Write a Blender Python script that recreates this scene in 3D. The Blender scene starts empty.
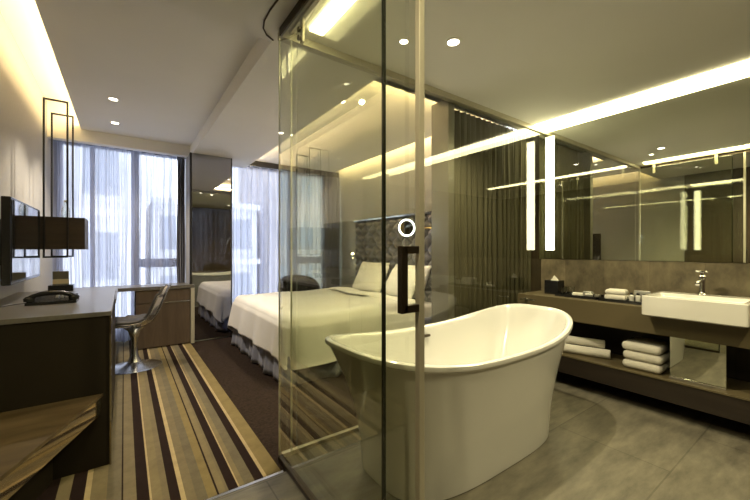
import bpy, bmesh, math, random
from mathutils import Vector, Matrix
R = math.radians
PI = math.pi
random.seed(7)
scene = bpy.context.scene
col = scene.collection

# ------------------------------------------------------------------ materials
def newmat(name):
    m = bpy.data.materials.new(name); m.use_nodes = True
    nt = m.node_tree; nt.nodes.clear()
    out = nt.nodes.new('ShaderNodeOutputMaterial')
    return m, nt, out

def pbr(name, c, rough=.5, metal=0., noise=None, bump=None, spec=.5, coat=0., sheen=0.):
    """noise=(scale,(sx,sy,sz),amount) varies the colour, bump=(scale,(sx,sy,sz),strength)"""
    m, nt, out = newmat(name)
    N, L = nt.nodes, nt.links
    b = N.new('ShaderNodeBsdfPrincipled')
    b.inputs['Base Color'].default_value = (*c, 1)
    b.inputs['Roughness'].default_value = rough
    b.inputs['Metallic'].default_value = metal
    b.inputs['Specular IOR Level'].default_value = spec
    b.inputs['Coat Weight'].default_value = coat
    b.inputs['Sheen Weight'].default_value = sheen
    L.new(b.outputs[0], out.inputs[0])
    tc = N.new('ShaderNodeTexCoord')
    def nz(scale, st):
        mp = N.new('ShaderNodeMapping'); mp.inputs['Scale'].default_value = st
        L.new(tc.outputs['Object'], mp.inputs[0])
        n = N.new('ShaderNodeTexNoise'); n.inputs['Scale'].default_value = scale; n.inputs['Detail'].default_value = 5
        L.new(mp.outputs[0], n.inputs['Vector'])
        return n
    if noise:
        n = nz(noise[0], noise[1])
        r = N.new('ShaderNodeValToRGB')
        a = noise[2]
        r.color_ramp.elements[0].position = .3; r.color_ramp.elements[1].position = .7
        r.color_ramp.elements[0].color = (*[max(0, v*(1-a)) for v in c], 1)
        r.color_ramp.elements[1].color = (*[min(1, v*(1+a)) for v in c], 1)
        L.new(n.outputs['Fac'], r.inputs[0]); L.new(r.outputs[0], b.inputs['Base Color'])
    if bump:
        n = nz(bump[0], bump[1])
        bp = N.new('ShaderNodeBump'); bp.inputs['Strength'].default_value = bump[2]; bp.inputs['Distance'].default_value = .01
        L.new(n.outputs['Fac'], bp.inputs['Height']); L.new(bp.outputs[0], b.inputs['Normal'])
    return m

def emis(name, c, s):
    m, nt, out = newmat(name)
    e = nt.nodes.new('ShaderNodeEmission'); e.inputs[0].default_value = (*c, 1); e.inputs[1].default_value = s
    nt.links.new(e.outputs[0], out.inputs[0]); return m

def glassmat(name, tint, refl=1.8):
    m, nt, out = newmat(name); N, L = nt.nodes, nt.links
    t = N.new('ShaderNodeBsdfTransparent'); t.inputs[0].default_value = (*tint, 1)
    g = N.new('ShaderNodeBsdfGlossy'); g.inputs['Roughness'].default_value = 0.0
    fr = N.new('ShaderNodeFresnel'); fr.inputs[0].default_value = 1.5
    ge = N.new('ShaderNodeNewGeometry')
    inv = N.new('ShaderNodeMath'); inv.operation = 'SUBTRACT'; inv.inputs[0].default_value = refl
    mu2 = N.new('ShaderNodeMath'); mu2.operation = 'MULTIPLY'; mu2.inputs[1].default_value = refl
    L.new(ge.outputs['Backfacing'], mu2.inputs[0]); L.new(mu2.outputs[0], inv.inputs[1])
    mu = N.new('ShaderNodeMath'); mu.operation = 'MULTIPLY'; mu.use_clamp = True
    L.new(fr.outputs[0], mu.inputs[0]); L.new(inv.outputs[0], mu.inputs[1])
    mx = N.new('ShaderNodeMixShader')
    L.new(mu.outputs[0], mx.inputs[0]); L.new(t.outputs[0], mx.inputs[1]); L.new(g.outputs[0], mx.inputs[2])
    L.new(mx.outputs[0], out.inputs[0]); return m

def sheermat(name, c, op):
    m, nt, out = newmat(name); N, L = nt.nodes, nt.links
    t = N.new('ShaderNodeBsdfTransparent'); t.inputs[0].default_value = (.97, .98, 1, 1)
    tr = N.new('ShaderNodeBsdfTranslucent'); tr.inputs[0].default_value = (*c, 1)
    d = N.new('ShaderNodeBsdfDiffuse'); d.inputs[0].default_value = (*c, 1)
    a = N.new('ShaderNodeMixShader'); a.inputs[0].default_value = .4
    L.new(tr.outputs[0], a.inputs[1]); L.new(d.outputs[0], a.inputs[2])
    # the weave closes up where the cloth turns away from the eye
    lw = N.new('ShaderNodeLayerWeight'); lw.inputs[0].default_value = .55
    mr = N.new('ShaderNodeMapRange'); mr.inputs[3].default_value = op; mr.inputs[4].default_value = .97
    L.new(lw.outputs['Facing'], mr.inputs[0])
    mx = N.new('ShaderNodeMixShader'); L.new(mr.outputs[0], mx.inputs[0])
    L.new(t.outputs[0], mx.inputs[1]); L.new(a.outputs[0], mx.inputs[2])
    L.new(mx.outputs[0], out.inputs[0]); return m

def tilemat(name, c, w, h, mortar, rough, amt=.25, vert=False, gap=.004):
    m, nt, out = newmat(name); N, L = nt.nodes, nt.links
    b = N.new('ShaderNodeBsdfPrincipled'); b.inputs['Roughness'].default_value = rough
    tc = N.new('ShaderNodeTexCoord')
    mp = N.new('ShaderNodeMapping'); L.new(tc.outputs['Object'], mp.inputs[0])
    if vert: mp.inputs['Rotation'].default_value = (0, R(90), 0) if vert == 'x' else (R(90), 0, 0)
    br = N.new('ShaderNodeTexBrick'); L.new(mp.outputs[0], br.inputs['Vector'])
    br.inputs['Scale'].default_value = 1; br.inputs['Brick Width'].default_value = w; br.inputs['Row Height'].default_value = h
    br.inputs['Mortar Size'].default_value = gap; br.inputs['Mortar Smooth'].default_value = .1
    br.inputs['Color1'].default_value = (*[v*(1-amt*.5) for v in c], 1); br.inputs['Color2'].default_value = (*[v*(1+amt*.5) for v in c], 1)
    br.inputs['Mortar'].default_value = (*mortar, 1)
    mp2 = N.new('ShaderNodeMapping'); mp2.inputs['Scale'].default_value = (1, 3.2, 2); mp2.inputs['Rotation'].default_value = (0, 0, R(25))
    L.new(tc.outputs['Object'], mp2.inputs[0])
    n = N.new('ShaderNodeTexNoise'); n.inputs['Scale'].default_value = 3.5; n.inputs['Detail'].default_value = 9; n.inputs['Roughness'].default_value = .65
    L.new(mp2.outputs[0], n.inputs[0])
    r = N.new('ShaderNodeValToRGB'); r.color_ramp.elements[0].position = .3; r.color_ramp.elements[1].position = .72
    r.color_ramp.elements[0].color = (.5, .5, .5, 1); r.color_ramp.elements[1].color = (1.4, 1.4, 1.36, 1)
    L.new(n.outputs[0], r.inputs[0])
    mx = N.new('ShaderNodeMix'); mx.data_type = 'RGBA'; mx.blend_type = 'MULTIPLY'; mx.inputs[0].default_value = 1
    L.new(br.outputs['Color'], mx.inputs[6]); L.new(r.outputs[0], mx.inputs[7])
    L.new(mx.outputs[2], b.inputs['Base Color'])
    bp = N.new('ShaderNodeBump'); bp.inputs['Strength'].default_value = .25; bp.inputs['Distance'].default_value = .004
    L.new(n.outputs[0], bp.inputs['Height']); L.new(bp.outputs[0], b.inputs['Normal'])
    L.new(b.outputs[0], out.inputs[0]); return m

def woodmat(name, c1, c2, rough, axis=(1, 12, 12), scale=2.2, coat=0.):
    m, nt, out = newmat(name); N, L = nt.nodes, nt.links
    b = N.new('ShaderNodeBsdfPrincipled'); b.inputs['Roughness'].default_value = rough; b.inputs['Coat Weight'].default_value = coat
    b.inputs['Coat Roughness'].default_value = .08
    tc = N.new('ShaderNodeTexCoord'); mp = N.new('ShaderNodeMapping'); mp.inputs['Scale'].default_value = axis
    L.new(tc.outputs['Object'], mp.inputs[0])
    n = N.new('ShaderNodeTexNoise'); n.inputs['Scale'].default_value = scale; n.inputs['Detail'].default_value = 8; n.inputs['Distortion'].default_value = .6
    L.new(mp.outputs[0], n.inputs[0])
    r = N.new('ShaderNodeValToRGB'); r.color_ramp.elements[0].position = .32; r.color_ramp.elements[1].position = .68
    r.color_ramp.elements[0].color = (*c1, 1); r.color_ramp.elements[1].color = (*c2, 1)
    L.new(n.outputs[0], r.inputs[0]); L.new(r.outputs[0], b.inputs['Base Color'])
    L.new(b.outputs[0], out.inputs[0]); return m

def stripemat(name):
    """woven carpet with stripes along Y; positions across X in metres"""
    m, nt, out = newmat(name); N, L = nt.nodes, nt.links
    b = N.new('ShaderNodeBsdfPrincipled'); b.inputs['Roughness'].default_value = .95; b.inputs['Specular IOR Level'].default_value = .15
    tc = N.new('ShaderNodeTexCoord'); sx = N.new('ShaderNodeSeparateXYZ'); L.new(tc.outputs['Object'], sx.inputs[0])
    dk = (.019, .010, .008); be = (.205, .165, .092); b2 = (.18, .146, .088); g = (.148, .125, .082); li = (.42, .33, .18); ol = (.215, .165, .075)
    st = [(-.70, be), (-.60, dk), (-.55, li), (-.53, g), (-.345, dk), (-.268, be), (-.215, dk), (-.158, li), (-.134, be), (-.07, g), (-.011, dk), (-.004, b2), (.049, dk), (.10, li),
          (.109, be), (.15, b2), (.179, dk), (.222, li), (.243, b2), (.285, g), (.33, ol), (.370, dk), (.379, be), (.41, b2), (.423, dk), (.468, li), (.475, be),
          (.50, g), (.55, dk), (.596, li), (.614, ol)]
    prev = None
    x0 = st[0][0]
    cur = None
    for i, (x, c) in enumerate(st):
        if i == 0:
            rgb = N.new('ShaderNodeRGB'); rgb.outputs[0].default_value = (*c, 1); cur = rgb.outputs[0]; continue
        gt = N.new('ShaderNodeMath'); gt.operation = 'GREATER_THAN'; gt.inputs[1].default_value = x
        L.new(sx.outputs[0], gt.inputs[0])
        mx = N.new('ShaderNodeMix'); mx.data_type = 'RGBA'; L.new(gt.outputs[0], mx.inputs[0])
        L.new(cur, mx.inputs[6]); mx.inputs[7].default_value = (*c, 1); cur = mx.outputs[2]
    n = N.new('ShaderNodeTexNoise'); n.inputs['Scale'].default_value = 9; n.inputs['Detail'].default_value = 8; n.inputs['Roughness'].default_value = .8
    L.new(tc.outputs['Object'], n.inputs[0])
    r = N.new('ShaderNodeValToRGB'); r.color_ramp.elements[0].position = .3; r.color_ramp.elements[1].position = .7
    r.color_ramp.elements[0].color = (.78, .78, .8, 1); r.color_ramp.elements[1].color = (1.15, 1.15, 1.12, 1)
    L.new(n.outputs[0], r.inputs[0])
    mx = N.new('ShaderNodeMix'); mx.data_type = 'RGBA'; mx.blend_type = 'MULTIPLY'; mx.inputs[0].default_value = 1
    L.new(cur, mx.inputs[6]); L.new(r.outputs[0], mx.inputs[7]); L.new(mx.outputs[2], b.inputs['Base Color'])
    L.new(b.outputs[0], out.inputs[0]); return m

M = {}
M['ceil'] = pbr('ceiling_paint', (.86, .85, .82), .9, noise=(1.5, (1, 1, 1), .02))
M['wall'] = pbr('wall_paint', (.40, .39, .375), .75, noise=(30, (1, 1, 1), .03))
M['wood_wall'] = woodmat('dark_wall_veneer', (.045, .03, .018), (.075, .052, .032), .45, (14, 14, .8))
M['floor_tile'] = tilemat('stone_floor_tiles', (.165, .15, .115), 1.2, .6, (.10, .09, .068), .42)
M['splash_tile'] = tilemat('stone_splashback_tiles', (.15, .125, .078), .30, .34, (.10, .08, .05), .38, .5, gap=.0015)
M['carpet'] = pbr('brown_carpet', (.030, .020, .015), .97, noise=(60, (1, 1, 1), .35), spec=.1)
M['stripe'] = stripemat('striped_carpet')
M['mirror'] = pbr('mirror_silver', (.80, .82, .74), 0.0, 1.0)
M['smoke_mirror'] = pbr('smoked_mirror', (.42, .42, .44), 0.0, 1.0)
M['glass'] = glassmat('green_tinted_glass', (.962, .970, .915))
M['pane'] = glassmat('clear_window_glass', (.98, .99, 1), 1.0)
M['clear'] = glassmat('clear_drinking_glass', (.93, .94, .92), 2.5)
M['glass_edge'] = pbr('glass_edge', (.62, .62, .48), .15, 0, coat=.5)
M['glass_edge_dark'] = pbr('dark_glass_edge', (.012, .014, .008), .2)
M['bronze'] = pbr('bronze_metal', (.07, .055, .04), .35, .9)
M['rail'] = pbr('anodised_rail_metal', (.50, .47, .37), .35, .25)
M['post'] = pbr('taupe_post', (.13, .12, .10), .4)
M['chrome'] = pbr('chrome', (.82, .82, .82), .08, 1.0)
M['brass'] = pbr('brass', (.55, .42, .2), .2, 1.0)
M['steel'] = pbr('brushed_steel', (.6, .6, .6), .25, 1.0)
M['black'] = pbr('black_metal', (.012, .011, .011), .4)
M['blackp'] = pbr('black_plastic', (.012, .012, .013), .22)
M['screen'] = pbr('television_screen', (.006, .006, .008), .03, 0, spec=1.0, coat=1.0)
M['tub'] = pbr('white_enamel', (.66, .655, .62), .12, 0, coat=.6)
M['porcelain'] = pbr('white_porcelain', (.66, .65, .60), .12, 0, coat=.5)
M['linen'] = pbr('white_linen', (.80, .78, .76), .9, noise=(3, (1, 1, 1), .02), bump=(7, (1, 1, 1), .35), sheen=.2)
M['pillow'] = pbr('pillow_cotton', (.82, .80, .77), .9, bump=(9, (1, 1, 1), .4), sheen=.2)
M['skirt'] = pbr('grey_satin_fabric', (.24, .25, .33), .45, bump=(12, (1, 1, .3), .3), sheen=.3)
M['head'] = pbr('tufted_velvet', (.20, .195, .225), .6, noise=(14, (1, 1, 1), .15), sheen=.3)
M['terry'] = pbr('white_terry', (.74, .71, .62), .97, bump=(160, (1, 1, 1), .8), sheen=.3)
M['cabinet'] = woodmat('dark_cabinet_veneer', (.016, .0125, .008), (.021, .0165, .011), .5, (1, 1, 1), 1.5)
M['cabinet'].node_tree.nodes['Principled BSDF'].inputs['Specular IOR Level'].default_value = .15
M['desktop'] = pbr('desk_top_laminate', (.125, .115, .103), .28, noise=(50, (1, 8, 1), .12))
M['deskwood'] = woodmat('desk_drawer_wood', (.075, .052, .036), (.11, .078, .052), .4, (9, 9, 1))
M['bench'] = woodmat('bench_wood', (.050, .034, .016), (.125, .088, .044), .35, (1.5, 9, 9), 1.6, .1)
M['bench_edge'] = pbr('bench_metal_edge', (.42, .36, .25), .05, .95)
M['shade'] = woodmat('lamp_veneer', (.040, .028, .020), (.062, .045, .032), .5, (1, 1, 10))
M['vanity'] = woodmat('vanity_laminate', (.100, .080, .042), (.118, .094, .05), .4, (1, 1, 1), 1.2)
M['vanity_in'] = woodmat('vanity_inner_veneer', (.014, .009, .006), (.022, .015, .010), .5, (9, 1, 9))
M['leather'] = pbr('black_leather', (.012, .012, .013), .25, 0, coat=.2)
M['cushion'] = pbr('dark_grey_cushion', (.035, .030, .026), .6)
M['shell'] = pbr('silver_shell', (.52, .49, .46), .12, .85)
M['drape'] = pbr('blackout_drape_grey', (.17, .175, .22), .8, sheen=.2)
M['olive_drape'] = pbr('dark_olive_drape', (.075, .066, .038), .65, sheen=.2)
M['sheer'] = sheermat('sheer_voile', (.42, .43, .52), .64)
M['led'] = emis('led_strip', (1, .88, .47), 7)
M['led2'] = emis('led_tube', (1, .92, .50), 4.5)
M['cove_led'] = emis('cove_led_strip', (1, .78, .38), 9)
M['bulb'] = emis('downlight_lamp', (1, .90, .68), 6)
M['ring'] = emis('ring_light', (.85, .93, 1), 5)
M['readled'] = emis('reading_lamp_led', (1, .85, .6), 8)
M['concrete'] = pbr('pale_concrete', (.78, .78, .78), .9, noise=(.6, (1, 1, 1), .12))
M['facade2'] = pbr('brown_facade', (.50, .46, .43), .9, noise=(.8, (1, 1, 1), .15))
M['winout'] = pbr('dark_window', (.36, .38, .42), .15)
M['frame'] = pbr('window_frame_aluminium', (.20, .20, .23), .4, .4)
M['paper'] = pbr('white_paper', (.75, .72, .62), .8)
M['card'] = pbr('olive_card', (.13, .12, .09), .6)
M['cream'] = pbr('cream_band', (.62, .52, .36), .6)
M['silver'] = pbr('silver_packet', (.55, .55, .52), .25, .7)

# ------------------------------------------------------------------ mesh helpers
def box(bm, x0, x1, y0, y1, z0, z1, bev=0., seg=2):
    ret = bmesh.ops.create_cube(bm, size=1)
    vs = ret['verts']
    for v in vs:
        v.co = Vector(((x0+x1)/2 + v.co.x*(x1-x0), (y0+y1)/2 + v.co.y*(y1-y0), (z0+z1)/2 + v.co.z*(z1-z0)))
    if bev > 0:
        es = {e for v in vs for e in v.link_edges}
        bmesh.ops.bevel(bm, geom=list(es), offset=bev, segments=seg, affect='EDGES', profile=.5)
    return bm

def cyl(bm, p0, p1, r0, r1=None, n=20, cap=True):
    r1 = r0 if r1 is None else r1
    p0 = Vector(p0); p1 = Vector(p1); d = (p1-p0)
    q = d.to_track_quat('Z', 'Y')
    a = []; b = []
    for i in range(n):
        t = 2*PI*i/n; o = Vector((math.cos(t), math.sin(t), 0))
        a.append(bm.verts.new(p0 + q @ (o*r0))); b.append(bm.verts.new(p1 + q @ (o*r1)))
    for i in range(n):
        bm.faces.new((a[i], a[(i+1) % n], b[(i+1) % n], b[i]))
    if cap:
        bm.faces.new(a[::-1]); bm.faces.new(b)
    return bm

def lathe(bm, prof, c=(0, 0, 0), n=32):
    rings = []
    for r, z in prof:
        if r < 1e-5: rings.append([bm.verts.new((c[0], c[1], c[2]+z))])
        else: rings.append([bm.verts.new((c[0]+r*math.cos(2*PI*i/n), c[1]+r*math.sin(2*PI*i/n), c[2]+z)) for i in range(n)])
    for A, B in zip(rings, rings[1:]):
        for i in range(n):
            j = (i+1) % n
            if len(A) == 1 and len(B) > 1: bm.faces.new((A[0], B[j], B[i]))
            elif len(B) == 1 and len(A) > 1: bm.faces.new((A[i], A[j], B[0]))
            elif len(A) > 1: bm.faces.new((A[i], A[j], B[j], B[i]))
    return bm

def tube(bm, pts, r, n=12, closed=False):
    pts = [Vector(p) for p in pts]; m = len(pts); rings = []
    for i, p in enumerate(pts):
        a = pts[(i-1) % m] if (closed or i > 0) else p
        b = pts[(i+1) % m] if (closed or i < m-1) else p
        q = (b-a).to_track_quat('Z', 'Y')
        rings.append([bm.verts.new(p + q @ Vector((r*math.cos(2*PI*k/n), r*math.sin(2*PI*k/n), 0))) for k in range(n)])
    rng = range(m if closed else m-1)
    for i in rng:
        A = rings[i]; B = rings[(i+1) % m]
        off = 0
        if closed and i == m-1:
            off = min(range(n), key=lambda o: (A[0].co-B[o].co).length)
        for k in range(n):
            bm.faces.new((A[k], A[(k+1) % n], B[(k+1+off) % n], B[(k+off) % n]))
    if not closed:
        bm.faces.new(rings[0][::-1]); bm.faces.new(rings[-1])
    return bm

def grid(bm, nu, nv, f):
    V = [[bm.verts.new(f(i/nu, j/nv)) for j in range(nv+1)] for i in range(nu+1)]
    for i in range(nu):
        for j in range(nv):
            bm.faces.new((V[i][j], V[i+1][j], V[i+1][j+1], V[i][j+1]))
    return V

def B(): return bmesh.new()

def obj(name, bm, m, parent=None, smooth=False, normals=True):
    if normals: bmesh.ops.recalc_face_normals(bm, faces=bm.faces[:])
    me = bpy.data.meshes.new(name); bm.to_mesh(me); bm.free()
    ms = m if isinstance(m, (list, tuple)) else [m]
    for x in ms: me.materials.append(x)
    if smooth:
        for p in me.polygons: p.use_smooth = True
        if smooth == 'auto':
            me.set_sharp_from_angle(angle=R(38))
    o = bpy.data.objects.new(name, me); col.objects.link(o)
    if parent:
        me.transform(parent_world(parent).inverted())
        o.parent = parent
    return o

def parent_world(p):
    m = Matrix.LocRotScale(p.location, p.rotation_euler, p.scale)
    if p.parent: m = parent_world(p.parent) @ m
    return m

def tag(o, label, cat, group=None, kind=None):
    o['label'] = label; o['category'] = cat
    if group: o['group'] = group
    if kind: o['kind'] = kind
    return o

def thing(name, label, cat, loc=(0, 0, 0), group=None):
    o = bpy.data.objects.new(name, None); col.objects.link(o); o.location = loc
    o.empty_display_size = .1
    return tag(o, label, cat, group)

def struct(name, bm, m, parent=None, smooth=False):
    o = obj(name, bm, m, parent, smooth)
    if parent is None: o['kind'] = 'structure'
    return o

def dup(root, off, rz=0., label=None):
    def cp(o, par):
        c = o.copy(); col.objects.link(c)
        if par: c.parent = par
        for ch in kids.get(o.name, []): cp(ch, c)
        return c
    kids = {}
    for o in list(col.objects):
        if o.parent: kids.setdefault(o.parent.name, []).append(o)
    r = cp(root, None)
    r.location = Vector(root.location) + Vector(off); r.rotation_euler.z += rz
    if label: r['label'] = label
    return r

def subsurf(o, lv=2):
    m = o.modifiers.new('sub', 'SUBSURF'); m.levels = lv; m.render_levels = lv
    return o
def solid(o, t, off=0):
    m = o.modifiers.new('solid', 'SOLIDIFY'); m.thickness = t; m.offset = off
    return o

# ------------------------------------------------------------------ dimensions (metres)
XL, XB, XM = -.70, 3.20, 3.55      # left wall, wall behind the bed, mirror wall
YG, YW, YBK = 1.96, 5.70, -1.40    # glass partition, window wall, wall behind the viewer
XG = .728                          # side glass
ZC, ZT = 2.47, 2.61                # ceiling, raised ceiling

# ------------------------------------------------------------------ room shell
b = B(); box(b, XL-.1, XB+.5, YBK, YW+.1, -.12, -.006)
struct('floor', b, M['carpet'])
b = B(); box(b, XG+.02, XM+.0, YBK, YG+.02, -.006, 0); box(b, XL, XG+.02, YBK, 1.82, -.006, 0)
struct('floor', b, M['floor_tile'])
b = B(); box(b, XL, .690, 1.835, YW-.03, -.006, .004)
tag(obj('carpet_runner', b, M['stripe']), 'beige and gold striped woven carpet laid beside the bed and desk', 'carpet')
b = B(); box(b, XL, .70, 1.815, 1.835, -.005, .003)
struct('trim_1', b, M['steel'])

b = B()
box(b, XG, XM, YBK, YG+.16, ZC, ZC+.1)                       # bathroom
box(b, XL, XG, YBK, 2.10, ZC, ZC+.1)                         # entry
box(b, XG, 1.30, YG+.16, 5.42, ZC, ZC+.1)                    # bedroom, between the trays
box(b, 1.30, 1.52, YG+.16, YW-.12, ZC, ZC+.028)                  # tray lip
box(b, 1.52, XB, YG+.06, YG+.17, ZC, ZC+.028)
box(b, XL, XG, 5.31, 5.42, ZC, ZC+.1)
box(b, -.41, XG, 2.10, 5.31, ZT, ZT+.05)                     # raised ceiling by the desk
box(b, XG-.001, XG+.02, 2.10, 5.32, ZC+.1, ZT+.02)
box(b, XL, XG, 5.31, 5.33, ZC+.1, 2.9)
box(b, XL, XG, 2.08, 2.10, ZC+.1, 2.9)
box(b, XL, XG, 2.08, 5.33, 2.86, 2.9)
box(b, 1.28, 3.07, YG+.16, YW, ZT-.01, ZT+.03)                # raised ceiling over the bed
box(b, 3.04, 3.07, YG+.16, YW, ZT+.03, 2.78); box(b, 3.04, XB+.1, YG+.16, YW, 2.76, 2.8)
box(b, 1.28, 1.30, YG+.16, YW, ZC+.1, ZT)
box(b, XL, 1.30, 5.42, YW, 2.66, 2.7)
struct('ceiling', b, M['ceil'])

b = B(); box(b, XL-.1, XL, 1.75, YW, -.1, 2.9)
struct('wall_left', b, M['wall'])
b = B(); box(b, XL-.1, XL+.02, YBK, 1.75, -.1, 2.6)
struct('wall_entry', b, M['wood_wall'])
b = B(); box(b, XB, XB+.1, YG+.24, YW, -.1, 2.8)
struct('wall_bed', b, M['wall'])
b = B(); box(b, XM, XM+.1, YBK, YG+.25, -.1, 2.57)
struct('wall_vanity', b, M['wood_wall'])
b = B(); box(b, XL-.1, XM+.1, YBK-.1, YBK, -.1, 2.57)
struct('wall_back', b, M['wood_wall'])
# window wall with two openings
b = B()
box(b, XL-.1, XB+.1, YW, YW+.12, -.1, .08); box(b, XL-.1, XB+.1, YW, YW+.12, 2.56, 2.9)
box(b, XL-.1, XL+.03, YW, YW+.12, .08, 2.56); box(b, .70, 1.24, YW, YW+.12, .08, 2.56); box(b, 2.98, XB+.1, YW, YW+.12, .08, 2.56)
struct('wall_window', b, M['wall'])
# column between the windows
b = B(); box(b, .70, 1.20, 5.095, YW, 0, ZC)
struct('wall_column', b, M['wall'])
t = thing('wall_mirror', 'tall smoked mirror panel on the column between the two curtained windows', 'mirror', (.95, 5.09, 0))
b = B(); box(b, .715, 1.20, 5.08, 5.095, .02, ZC-.005); obj('mirror_panel', b, M['smoke_mirror'], t)
b = B(); box(b, .69, .715, 5.07, 5.11, .0, ZC-.005); box(b, 1.20, 1.212, 5.07, 5.11, .0, ZC-.005); obj('edge_trim', b, M['black'], t)

def window(n, x0, x1, mulls, trans):
    b = B(); y0, y1 = YW+.02, YW+.09
    box(b, x0, x1, y0, y1, .08, .15); box(b, x0, x1, y0, y1, 2.51, 2.56)
    box(b, x0, x0+.05, y0, y1, .15, 2.51); box(b, x1-.05, x1, y0, y1, .15, 2.51)
    o = struct('window_%d' % n, b, M['frame'])
    for x, w in mulls:
        b = B(); box(b, x-w/2, x+w/2, y0, y1, .15, 2.51, .004); obj('mullion', b, M['frame'], o)
    for a, c, z, h in trans:
        b = B(); box(b, a, c, y0+.005, y1-.005, z-h/2, z+h/2, .004); obj('transom', b, M['frame'], o)
    b = B(); box(b, x0+.05, x1-.05, y0+.03, y0+.036, .15, 2.51); obj('pane', b, M['pane'], o)
    return o
window(1, XL+.03, .70, [(.12, .09), (-.33, .05)], [(.12, .65, 1.02, .12)])
window(2, 1.24, 2.98, [(2.30, .06), (2.42, .05)], [(2.40, 2.93, 1.02, .12)])

# ------------------------------------------------------------------ curtains
def curtain(name, x0, x1, y, z0, z1, folds, amp, m, label, cat, group=None, seed=0, axis='x', pinch=True, nx=None):
    rnd = random.Random(seed)
    ph = [rnd.uniform(-.9, .9) for _ in range(folds+2)]
    am = [rnd.uniform(.6, 1.25) for _ in range(folds+2)]
    nx = nx or folds*28
    def f(u, v):
        k = u*folds; i = int(min(k, folds-1e-6)); fr = k-i
        a = am[i]*(1-fr)+am[i+1]*fr; p = ph[i]*(1-fr)+ph[i+1]*fr
        z = z1+(z0-z1)*v
        w = amp*a*math.sin(2*PI*k+p*.7*(v*.5+.5)) + amp*.30*math.sin(5.3*PI*k+p)*(.4+.6*v) + amp*.12*math.sin(12.7*PI*k)
        w *= (.55+.45*min(1, v*4)) if pinch else 1
        s = x0+(x1-x0)*u + .006*math.sin(9*v+i)
        if v == 0 and pinch: z -= .018*abs(math.sin(PI*k))
        return (s, y+w, z) if axis == 'x' else (y+w, s, z)
    b = B(); grid(b, nx, 22, f)
    o = obj(name, b, m, smooth=True, normals=False)
    return tag(o, label, cat, group)
curtain('sheer_curtain', XL+.02, .585, 5.56, .02, 2.515, 9, .055, M['sheer'], 'white sheer curtain over the window behind the desk', 'curtain', seed=3)
curtain('sheer_curtain', 1.22, 2.86, 5.56, .02, 2.515, 12, .055, M['sheer'], 'white sheer curtain over the window beyond the bed', 'curtain', seed=5)
curtain('blackout_drape', .59, .688, 5.50, .02, 2.515, 4, .022, M['drape'], 'dark grey drape gathered at the left side of the mirrored column', 'curtain', seed=8)
curtain('blackout_drape', 2.87, 3.16, 5.50, .02, 2.515, 7, .028, M['drape'], 'grey blackout drape gathered in the far corner beside the bed wall', 'curtain', seed=9)
for x0, x1, lab in ((XL+.01, .69, 'dark ceiling curtain track above the window behind the desk'), (1.22, 3.17, 'dark ceiling curtain track above the window beyond the bed')):
    b = B(); box(b, x0, x1, 5.54, 5.59, 2.515, 2.66 if x0 < 1 else 2.60); 
    tag(obj('curtain_track', b, M['black']), lab, 'curtain rail')
curtain('olive_drape', 2.27, XM-.02, YG+.12, .01, ZC-.02, 17, .028, M['olive_drape'], 'dark olive pleated drape hanging behind the glass at the end of the bathtub', 'curtain', seed=12)
b = B(); box(b, 2.21, XM, YG+.20, YG+.24, 0, ZC); struct('wall_partition', b, M['wood_wall'])
b = B(); box(b, 2.19, 2.26, YG+.04, YG+.24, 0, ZC, .003); struct('trim_2', b, M['post'])

# ------------------------------------------------------------------ glass enclosure
t = thing('glass_partition', 'tall fixed glass partition standing behind the bathtub, between bathroom and bedroom', 'glass partition', (2.1, YG, 0))
b = B(); box(b, XG+.012, XM-.001, YG-.005, YG+.005, .018, ZC-.045); obj('glass_pane', b, M['glass'], t)
b = B(); box(b, XG-.0, XM-.001, YG-.02, YG+.03, ZC-.045, ZC-.001); obj('top_rail', b, M['rail'], t)
b = B(); box(b, XG+.012, XM-.001, YG-.014, YG+.014, 0, .022); obj('bottom_rail', b, M['rail'], t)
t = thing('glass_side_panel', 'fixed glass panel facing the desk, with a dark edge, left of the bathtub', 'glass partition', (XG, 1.45, 0))
b = B(); box(b, XG-.005, XG+.005, .966, YG-.006, .018, ZC-.045); obj('glass_pane', b, M['glass'], t)
b = B(); box(b, XG-.006, XG+.006,   .957, .966, .0, ZC-.001); obj('dark_edge', b, M['glass_edge_dark'], t)
b = B(); box(b, XG-.004, XG+.004, YG-.006, YG+.002, .0, ZC-.001); obj('corner_edge', b, M['glass_edge'], t)
b = B(); box(b, XG-.008, XG+.008, -.4, YG-.021, ZC-.045, ZC-.001); obj('top_rail', b, M['bronze'], t)
b = B(); box(b, XG-.014, XG+.014, .957, YG-.014, 0, .022); obj('bottom_rail', b, M['bronze'], t)
XD, YD = .786, .835
t = thing('sliding_glass_door', 'sliding glass door with a bronze bracket handle and bright metal edge, in front of the bathtub', 'door', (XD, 1.34, 0))
b = B(); box(b, XD-.005, XD+.005, YD+.022, 1.922, .012, ZC-.06); obj('glass_pane', b, M['glass'], t)
b = B(); box(b, XD-.012, XD+.012, YD-.004, YD+.018, .008, ZC-.05, .003); obj('edge_profile', b, M['rail'], t)
b = B(); box(b, XD-.005, XD+.005, 1.922, 1.925, .012, ZC-.06); obj('back_edge', b, M['glass_edge'], t)
b = B(); yh = YD+.008
box(b, XD-.085, XD-.06, yh-.012, yh+.012, 1.0, 1.213, .002)
box(b, XD-.075, XD-.012, yh-.012, yh+.012, 1.188, 1.213, .002); box(b, XD-.075, XD-.012, yh-.012, yh+.012, 1.0, 1.025, .002)
obj('door_handle', b, M['bronze'], t)
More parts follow.
